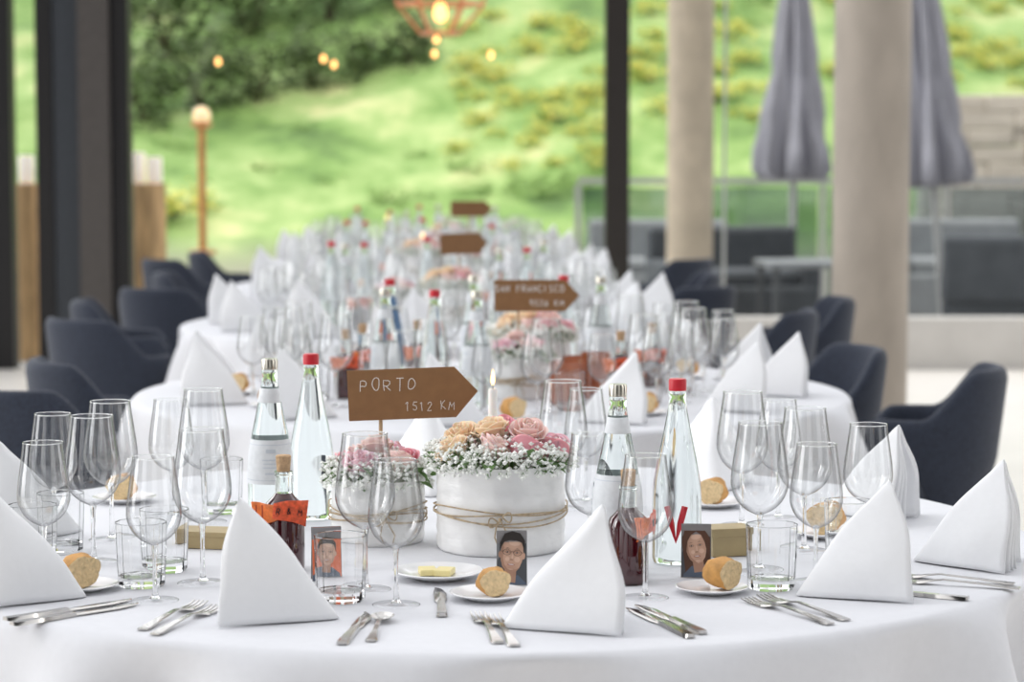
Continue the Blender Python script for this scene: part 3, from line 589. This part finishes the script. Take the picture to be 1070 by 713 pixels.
# ---------------------------------------------------------------- chairs (floor position, table it faces, extra turn)
CH_=[(-1.15,5.84,1,1.05,'navy barrel chair at the left edge, partly out of frame'),(-1.09,6.52,1,.95,'navy barrel chair second from left edge, beside the second table'),(-1.29,8.12,2,.75,'navy barrel chair at the left of the third table, nearer one'),(-1.42,8.98,2,.7,'navy barrel chair at far left behind two others'),(-1.38,9.85,3,.6,'navy barrel chair left of the fourth table'),(-1.66,12.3,4,.4,'navy barrel chair nearest the copper lamp, left of it'),(-1.48,13.0,4,.3,'navy barrel chair at the left of the farthest table'),(-1.40,10.9,3,.4,'navy barrel chair in front of the copper lamp'),
(1.07,6.30,1,-.55,'navy barrel chair nearest the camera on the right, below the column'),(.84,6.84,1,-.5,'navy barrel chair behind the second table, left of the large column'),(1.07,9.10,2,-.5,'navy barrel chair right of two by the third table'),(.85,8.45,2,-.5,'navy barrel chair left of two by the third table'),(.80,12.3,4,-.4,'navy barrel chair below the beige column, farthest on the right'),(.70,9.95,3,-.4,'navy barrel chair right of the fourth table, nearer one'),(.72,10.9,3,-.3,'navy barrel chair right of the fourth table, farther one')]
for i,(x,y,ti,tw,lb) in enumerate(CH_):
    d=Vector((TB[ti][0]-x,TB[ti][1]-y))
    if d.length<1.10: x=TB[ti][0]-d.x/d.length*1.10; y=TB[ti][1]-d.y/d.length*1.10
    o=put(CHAIR,(x,y,0),math.atan2(d.y,d.x)-PI/2+tw,1,lb,'chair','navy barrel chairs'); o.scale=(.88,.88,1)
# ---------------------------------------------------------------- setting
def slab(name,x0,x1,y0,y1,z0,z1,mt,bev=0):
    o=MB().box(((x0+x1)/2,(y0+y1)/2,(z0+z1)/2),(x1-x0,y1-y0,z1-z0)).build(name,mt,smooth=False,bev=bev); return tag(o,kind='structure')
slab('floor',-7,8,-2,14.7,-.06,0,'floor')
slab('terrace',-12,14,14.7,24,-.10,-.03,'terr')
FY=14.6
def fx(px,Y=FY): return at_Y(px,250,Y).x
k=0
for a,b,mt,y0 in [(-90,13,'frame_black',0),(40,57,'frame_black',-.02),(57,85,'frame_blue',.0),(85,117,'frame_brown',-.05),(117,136,'frame_black',0),(632,657,'mullion',-.05)]:
    k+=1; slab('trim_%d'%k,fx(a),fx(b),FY+y0,FY+.16,0,3.3,mt)
slab('trim_7',fx(136),fx(632),FY,FY+.12,0,.08,'frame_black'); slab('trim_8',fx(756),fx(758.5),FY+.02,FY+.08,.3,2.6,'rail')
slab('wall_back',fx(657),7.5,FY-.02,FY+.2,0,.31,'sill')
for i,(a,b,z) in enumerate([(13,40,.0),(136,632,.08),(657,756,.31),(758.5,1500,.31)]):
    x0,x1=fx(a),fx(b); o=MB().add([(x0,FY+.06,z),(x1,FY+.06,z),(x1,FY+.06,3.3),(x0,FY+.06,3.3)],[(0,1,2,3)]).build('window_%d'%(i+1),'window',smooth=False); tag(o,kind='structure')
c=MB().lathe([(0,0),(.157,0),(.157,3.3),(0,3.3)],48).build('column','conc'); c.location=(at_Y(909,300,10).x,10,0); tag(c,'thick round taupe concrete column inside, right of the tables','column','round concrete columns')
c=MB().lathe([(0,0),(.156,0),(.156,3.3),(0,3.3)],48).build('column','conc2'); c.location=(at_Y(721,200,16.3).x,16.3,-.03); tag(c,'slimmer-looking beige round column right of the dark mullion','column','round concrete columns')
# ---------------------------------------------------------------- outdoors
def hz(x,y):
    b=max(0,y-21.5); return -.05+b*.40+ .12*math.sin(x*.9+y*.5)*min(1,b*.3)+.2*math.sin(x*.37+1)*min(1,b*.2)+.06*math.sin(x*3.1+2*math.sin(y*2.3))*min(1,b*.3)
def fn(u,v):
    x=-16+36*u; y=20.5+26*v; return (x,y,hz(x,y))
h=MB().grid(fn,180,130)
m_,t,o_=nt('meadow_hillside'); b=t.nodes.new('ShaderNodeBsdfPrincipled'); b.inputs['Roughness'].default_value=.9; t.links.new(b.outputs[0],o_.inputs[0])
g=t.nodes.new('ShaderNodeNewGeometry'); n=t.nodes.new('ShaderNodeTexNoise'); n.inputs['Scale'].default_value=.8; n.inputs['Detail'].default_value=9; n.inputs['Roughness'].default_value=.66; t.links.new(g.outputs['Position'],n.inputs['Vector'])
r=t.nodes.new('ShaderNodeValToRGB'); e=r.color_ramp.elements; e[0].position=.35; e[0].color=(.13,.23,.07,1); e[1].position=.68; e[1].color=(.74,.76,.38,1)
q=e.new(.46); q.color=(.27,.44,.13,1); q=e.new(.57); q.color=(.44,.60,.23,1); t.links.new(n.outputs[0],r.inputs[0])
sx=t.nodes.new('ShaderNodeSeparateXYZ'); t.links.new(g.outputs['Position'],sx.inputs[0]); ad=t.nodes.new('ShaderNodeMath'); ad.operation='MULTIPLY_ADD'; ad.inputs[1].default_value=.5; t.links.new(n.outputs[0],ad.inputs[0]); t.links.new(sx.outputs['Z'],ad.inputs[2])
r2=t.nodes.new('ShaderNodeValToRGB'); r2.color_ramp.elements[0].position=.45; r2.color_ramp.elements[1].position=.78; t.links.new(ad.outputs[0],r2.inputs[0])
mx=t.nodes.new('ShaderNodeMix'); mx.data_type='RGBA'; mx.inputs[6].default_value=(.38,.37,.29,1); t.links.new(r2.outputs[0],mx.inputs[0]); t.links.new(r.outputs[0],mx.inputs[7]); t.links.new(mx.outputs[2],b.inputs['Base Color'])
bp=t.nodes.new('ShaderNodeBump'); bp.inputs['Strength'].default_value=.4; bp.inputs['Distance'].default_value=.4; t.links.new(n.outputs[0],bp.inputs['Height']); t.links.new(bp.outputs[0],b.inputs['Normal'])
M['hill']=m_; tag(h.build('hillside','hill',ang=180),kind='structure')
def on_hill(px,py):
    y=21.6
    while y<46:
        p=at_Y(px,py,y)
        if p.z<=hz(p.x,y): return p
        y+=.1
    return at_Y(px,py,40)
def foliage(name,mt,n,leaf,seed,squash=1,trunk=True,second=None,wide=.6,frac=.5):
    rnd=random.Random(seed); r=empty(name); m=MB(); f2=MB()
    blobs=[(rnd.uniform(-wide,wide),rnd.uniform(-wide,wide),rnd.uniform(.30,1.25)*squash,rnd.uniform(.25,.55)) for _ in range(16)]
    for k in range(n):
        bx,by,bz,bq=rnd.choice(blobs); d=Vector((rnd.gauss(0,1),rnd.gauss(0,1),rnd.gauss(0,1))).normalized()*bq*rnd.uniform(.5,1.35)
        T=Matrix.Translation((bx+d.x,by+d.y,max(.05,bz+d.z*squash)))@Matrix.Rotation(rnd.random()*6,4,'Z')@Matrix.Rotation(rnd.uniform(-1.2,1.2),4,'X')
        s=leaf*rnd.uniform(.6,1.3); (f2 if second and rnd.random()<frac else m).add([(-s,0,0),(0,-s*.6,.0),(s,0,0),(0,s*.6,0)],[(0,1,2,3)],0,T)
    m.build('foliage',mt,r,smooth=False)
    if second: f2.build('flowers',second,r,smooth=False)
    if trunk:
        s=MB()
        for k in range(5): a=rnd.random()*6; s.tube([(0,0,-.1),(.12*math.cos(a),.12*math.sin(a),.4*squash),(.45*math.cos(a),.45*math.sin(a),.95*squash)],[.05,.035,.012],6)
        s.build('branches','trunk',r)
    return reg(r)
DT=foliage('tree','tree',1000,.10,3,1.3,True,None,.7); GB=foliage('gorse_bush','tree2',480,.10,4,.75,True,'gorse',.9,.58); MT=foliage('shrub','tree2',600,.09,5,.7,True,None,.9)
for i,(px,py,s) in enumerate([(150,128,.42),(210,117,.40),(268,106,.40),(324,94,.38),(378,82,.36),(428,68,.34),(172,62,.58),(262,42,.55),(344,22,.52),(414,6,.45),(205,-22,.80),(318,-66,.80)]):
    put(DT,on_hill(px,py)-Vector((0,0,.1)),i*1.3,s,['dark tree beside the left window frame, lowest','dark tree second from the left frame, low row','dark tree third in the low row','dark tree fourth in the low row','dark tree fifth in the low row','dark tree at the right end of the low row','dark tree in the middle row by the left frame','dark tree in the middle row, second from left','dark tree in the middle row, third from left','dark tree directly left of the copper pendant','dark tree highest on the slope at the left','dark tree highest on the slope, centre left'][i],'tree','dark trees on the hillside')
rnd=random.Random(21); pts=[]
def spread(n,x0,x1,y0,y1,md):
    k=0
    for _ in range(n*30):
        if k>=n: break
        q=(rnd.uniform(x0,x1),rnd.uniform(y0,y1))
        if all((q[0]-a)**2+((q[1]-b)*1.6)**2>md*md for a,b in pts): pts.append(q); k+=1; yield q
for i,(px,py) in enumerate(spread(32,476,634,20,180,19)):
    put(GB,on_hill(px,py)-Vector((0,0,.05)),i*1.1,rnd.uniform(.13,.24),'small yellow flowering gorse among others on the slope left of the dark mullion','bush','yellow gorse left of the mullion')
j=0
for x0,x1,y0,y1,n in [(660,700,10,150,7),(745,795,0,130,7),(860,875,0,150,2),(955,1070,-5,92,12)]:
    for px,py in spread(n,x0,x1,y0,y1,19):
        j+=1; put(GB,on_hill(px,py)-Vector((0,0,.05)),j*1.7,rnd.uniform(.15,.25),'yellow flowering gorse among others on the slope right of the dark mullion','bush','yellow gorse right of the mullion')
put(GB,on_hill(182,232)-Vector((0,0,.05)),0,.36,'yellow gorse beside the copper lamp pole','bush')
j=0
for x0,x1,y0,y1,n in [(150,470,130,215,9),(480,620,150,205,5),(660,700,0,60,2),(750,790,0,40,2)]:
    for px,py in spread(n,x0,x1,y0,y1,28):
        j+=1; put(MT,on_hill(px,py)-Vector((0,0,.08)),j*2.1,rnd.uniform(.12,.24),'small green shrub among others scattered over the meadow slope','shrub','green shrubs on the hillside')
def make_parasol():
    r=empty('closed_parasol'); m=MB(); n=140
    def rad(th,z): return 1+(.27*math.cos(7*th+.9*math.sin(z*2.2))+.13*math.sin(13*th+z*3)+.07*math.sin(3*th-z))*(1 if z<2.6 else .4)
    zs=[(.02,1.17),(.19,1.13),(.228,1.2),(.218,1.35),(.188,1.5),(.185,1.62),(.162,1.8),(.134,1.95),(.138,2.05),(.112,2.3),(.087,2.6),(.052,2.95),(.02,3.05),(0,3.06)]
    m.lathe(zs,n,0,None,rad).build('canopy','parasol',r,ang=180)
    MB().tube([(0,0,.05),(0,0,3.1)],.028,12).build('pole','rail',r); MB().box((0,0,.04),(.6,.6,.08)).build('base','terr',r,smooth=False,bev=.01); return reg(r)
PAR=make_parasol()
p=at_Y(829,175,18); put(PAR,(p.x,18,-.03),.2,1,'closed grey parasol between the two columns','parasol','closed grey parasols')
p=at_Y(985,188,17); q=put(PAR,(p.x+.03,17,-.06),.5,1,'closed grey parasol leaning slightly, right of the large column','parasol','closed grey parasols'); q.rotation_euler=(0,math.radians(-4.5),0)
sw=MB(); x0=at_Y(952,150,21.8).x; rnd=random.Random(5)
for row in range(12):
    x=x0+rnd.uniform(0,.10)
    while x<8.5:
        w=rnd.uniform(.22,.6); sw.box((x+w/2,21.8+rnd.uniform(-.02,.02),.075+row*.15),(w-.006,.4,.147)); x+=w
tag(sw.build('stone_wall','stone',smooth=False,bev=.015),'low stacked pale stone wall at the right below the hillside','wall')
rl=empty('glass_railing',(0,20,-.03)); xa,xb=at_Y(604,180,20).x,5.6
MB().box(((xa+xb)/2,0,1.09),(xb-xa,.06,.05)).build('top_rail','rail',rl,smooth=False)
nP=5
for i in range(nP+1):
    x=xa+(xb-xa)*i/nP; MB().box((x,0,.53),(.05,.05,1.06)).build('post','rail',rl,smooth=False)
    if i<nP: MB().box((x+(xb-xa)/nP/2,0,.56),((xb-xa)/nP-.08,.012,.95)).build('glass_panel','rail_glass',rl,smooth=False)
tag(rl,'glass terrace railing with pale top rail below the parasols','railing')
def make_sofa(mt):
    r=empty('outdoor_sofa'); MB().box((0,0,.23),(1.1,.75,.34)).build('seat_base',mt,r,smooth=False,bev=.03)
    MB().box((0,-.02,.45),(.85,.6,.12)).build('seat_cushion',mt,r,smooth=False,bev=.04); MB().box((0,.33,.58),(1.1,.16,.44)).build('backrest',mt,r,smooth=False,bev=.04)
    for s in(-1,1): MB().box((s*.49,0,.47),(.14,.72,.2)).build('armrest',mt,r,smooth=False,bev=.03)
    for s in(-1,1):
        for q in(-1,1): MB().tube([(s*.45,q*.3,0),(s*.45,q*.3,.07)],.03,8).build('foot','leg',r)
    return reg(r)
SO=make_sofa('sofa'); SP=make_sofa('sofa2')
for pr,px,Y,rz,lb in [(SO,765,17.2,.15,'dark outdoor sofa between the two columns'),(SP,1190,18.6,0,'grey outdoor sofa at the right edge below the stone wall'),(SP,1000,18.9,0,'grey outdoor sofa right of the large column'),(SP,690,18.8,0,'grey outdoor sofa behind the beige column'),(SO,1075,15.9,PI-.2,'dark outdoor sofa turned away at the right edge behind the window')]:
    put(pr,(at_Y(px,250,Y).x,Y,-.03),rz,1,lb,'sofa','outdoor sofas on the terrace')
def make_low():
    r=empty('outdoor_table'); MB().box((0,0,.60),(.6,.6,.04)).build('tabletop','sofa2',r,smooth=False,bev=.01)
    for s in(-1,1):
        for q in(-1,1): MB().box((s*.25,q*.25,.29),(.04,.04,.58)).build('leg','dark_top',r,smooth=False)
    return reg(r)
LT=make_low(); put(LT,(at_Y(842,250,16.1).x,16.1,-.03),.1,1,'pale outdoor side table left of the large column','table')
def stump(px,Y,ztop,r0,label,cl):
    p=at_Y(px,200,Y); o=MB().lathe([(0,0),(r0*1.05,0),(r0*1.02,ztop*.5),(r0,ztop-.01),(r0*.97,ztop),(0,ztop)],24,0,None,lambda th,z:1+.06*math.sin(3*th)+.04*math.sin(7*th+2)).build('log_pedestal','log'); o.location=(p.x,Y,-.03); tag(o,label,'log','upright log pedestals outside')
    for i,(dx,h) in enumerate([(-.05,.20),(.06,.17)] if r0>.11 else [(0,.18)]):
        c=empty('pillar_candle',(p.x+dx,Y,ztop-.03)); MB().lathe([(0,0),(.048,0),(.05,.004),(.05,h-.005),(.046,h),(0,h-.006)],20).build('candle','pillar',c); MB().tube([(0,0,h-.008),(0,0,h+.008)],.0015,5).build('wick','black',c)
        tag(c,cl[i],'candle','pillar candles on the logs')
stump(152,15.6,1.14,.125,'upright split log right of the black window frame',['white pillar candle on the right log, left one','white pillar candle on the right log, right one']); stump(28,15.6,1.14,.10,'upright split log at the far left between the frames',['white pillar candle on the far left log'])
p=at_Y(212,265,16); LP=empty('copper_lamp',(p.x,16,-.03))
MB().lathe([(0,0),(.16,0),(.16,.02),(.03,.04),(0,.04)],28).build('base','brass',LP); MB().tube([(0,0,.03),(0,0,1.50)],.026,12).build('pole','brass',LP); MB().lathe([(.02,.66),(.09,.665),(.09,.69),(.02,.70)],24).build('collar','brass',LP)
MB().lathe([(.026,1.49),(.07,1.51),(.074,1.535),(.06,1.54),(0,1.54)],20).build('globe_cup','brass',LP)
MB().lathe([(0,1.53),(.05,1.541),(.062,1.575),(.05,1.615),(.025,1.635),(0,1.64)],20).build('globe','globe',LP)
tag(LP,'copper pole lamp with round globe beyond the window at left','lamp')
# pendant, then small glowing bulbs standing in for reflections in the window glass
PC=at_Y(460,0,12); pd=empty('pendant_lamp',PC); m=MB(); NP=6
rings=[(.095,-.165,.0),(.215,-.02,0),(.215,.10,0),(.09,.22,0)]; pts_=[[Vector((q*math.cos(2*PI*k/NP+o),q*math.sin(2*PI*k/NP+o),z)) for k in range(NP)] for q,z,o in rings]
for a in pts_: m.tube(a,.0080,6,0,None,True)
for A,B in zip(pts_,pts_[1:]):
    for k in range(NP): m.tube([A[k],B[k]],.0075,6)
m.build('wire_cage','copper',pd); MB().lathe([(0,-.11),(.024,-.098),(.034,-.068),(.026,-.03),(.013,.0),(0,.005)],16).build('bulb','bulb',pd); MB().lathe([(0,0),(.016,.002),(.016,.08),(0,.085)],14).build('socket','copper',pd); MB().tube([(0,0,.08),(0,0,1.1)],.004,6).build('cord','black',pd)
tag(pd,'copper wire cage pendant with glowing bulb at top centre','pendant lamp')
for px,py,lb in [(228,65,'orange window reflection built as a bulb, at upper left before the trees'),(338,62,'orange window reflection built as a bulb, left of a close pair'),(349,68,'orange window reflection built as a bulb, right of a close pair'),(513,58,'orange window reflection built as a bulb, right below the pendant'),(456,42,'window reflection built as a bulb, directly under the pendant'),(454,57,'lowest window reflection built as a bulb under the pendant')]:
    p=at_Y(px,py,13.9+(.25 if px==454 else 0)); b=empty('bulb_reflection',p); MB().lathe([(0,-.018),(.011,-.013),(.015,0),(.011,.015),(.005,.024),(0,.026)],12).build('bulb','bulb',b); MB().tube([(0,0,.024),(0,0,3.2-p.z)],.001,5).build('cord','black',b); tag(b,lb,'bulb','window reflections built as small bulbs')  # stand-ins for reflected fairy lights; the cords are added too
# ---------------------------------------------------------------- light
w=bpy.data.worlds.new('world'); S.world=w; w.use_nodes=True; t=w.node_tree; t.nodes.clear(); o=t.nodes.new('ShaderNodeOutputWorld'); bg=t.nodes.new('ShaderNodeBackground'); t.links.new(bg.outputs[0],o.inputs[0])
tc=t.nodes.new('ShaderNodeTexCoord'); sx=t.nodes.new('ShaderNodeSeparateXYZ'); t.links.new(tc.outputs['Generated'],sx.inputs[0])
def mr(src,a,b,c,d):
    n=t.nodes.new('ShaderNodeMapRange'); n.inputs[1].default_value=a; n.inputs[2].default_value=b; n.inputs[3].default_value=c; n.inputs[4].default_value=d; t.links.new(src,n.inputs[0]); return n.outputs[0]
def mt_(op,a,b):
    n=t.nodes.new('ShaderNodeMath'); n.operation=op
    for i,v in enumerate((a,b)):
        if isinstance(v,(int,float)): n.inputs[i].default_value=v
        elif v is not None: t.links.new(v,n.inputs[i])
    return n.outputs[0]
X,Y,Z=sx.outputs[0],sx.outputs[1],sx.outputs[2]
r=t.nodes.new('ShaderNodeValToRGB'); e=r.color_ramp.elements; e[0].position=.42; e[0].color=(.20,.20,.21,1); e[1].position=.75; e[1].color=(.985,.995,1.02,1); q=e.new(.52); q.color=(.99,1.0,1.01,1)
t.links.new(mr(Z,-1,1,0,1),r.inputs[0])
base=mt_('MULTIPLY',mr(Y,-.9,.4,.32,1.70),mr(X,-1,1,1.46,.52))
az=mt_('ARCTAN2',X,Y); st=mr(mt_('SINE',mt_('MULTIPLY',az,7.0),None),.0,.3,.08,2.5)  # made-up bright and dark side bands, for glints and dark edges in glass
mask=mt_('MULTIPLY',mr(Z,.55,.7,1,0),mr(Y,.45,.6,1,0))
fac=mt_('ADD',mt_('MULTIPLY',mask,st),mt_('SUBTRACT',1.0,mask))
t.links.new(r.outputs[0],bg.inputs[0]); t.links.new(mt_('MULTIPLY',base,fac),bg.inputs[1])
def area(name,loc,tgt,sx_,sy_,pw,col):
    l=bpy.data.lights.new(name,'AREA'); l.shape='RECTANGLE'; l.size=sx_; l.size_y=sy_; l.energy=pw; l.color=col
    o=bpy.data.objects.new(name,l); COL.objects.link(o); o.location=loc; d=Vector(tgt)-Vector(loc); o.rotation_euler=d.to_track_quat('-Z','Y').to_euler()
area('added_glint_light',(-3.4,2.9,2.1),(0,4.2,.8),.35,1.5,20,(1,.98,.95)); area('added_glint_light',(3.6,2.0,2.3),(0,4.2,.8),.25,1.5,7,(1,.97,.93)); area('added_glint_light',(-3.6,6.5,2.0),(0,6.5,.8),.4,1.5,15,(1,.98,.96))  # unseen strip lights added to put highlights on the glassware
area('added_hillside_light',(0,17.5,12),(2,29,3),10,4,1250,(1,.96,.86))  # area light added above the terrace to brighten the slope
# ---------------------------------------------------------------- camera
cd=bpy.data.cameras.new('camera'); cam=bpy.data.objects.new('camera',cd); COL.objects.link(cam); cam.location=(0,0,CH); cam.rotation_euler=(PI/2-PIT,0,0); cd.lens=85; cd.sensor_width=36; cd.sensor_fit='HORIZONTAL'; cd.clip_end=200
cd.dof.use_dof=True; cd.dof.focus_distance=3.5; cd.dof.aperture_fstop=4.9
S.camera=cam
for o in list(bpy.data.objects):
    if 'pid' in o: del o['pid']
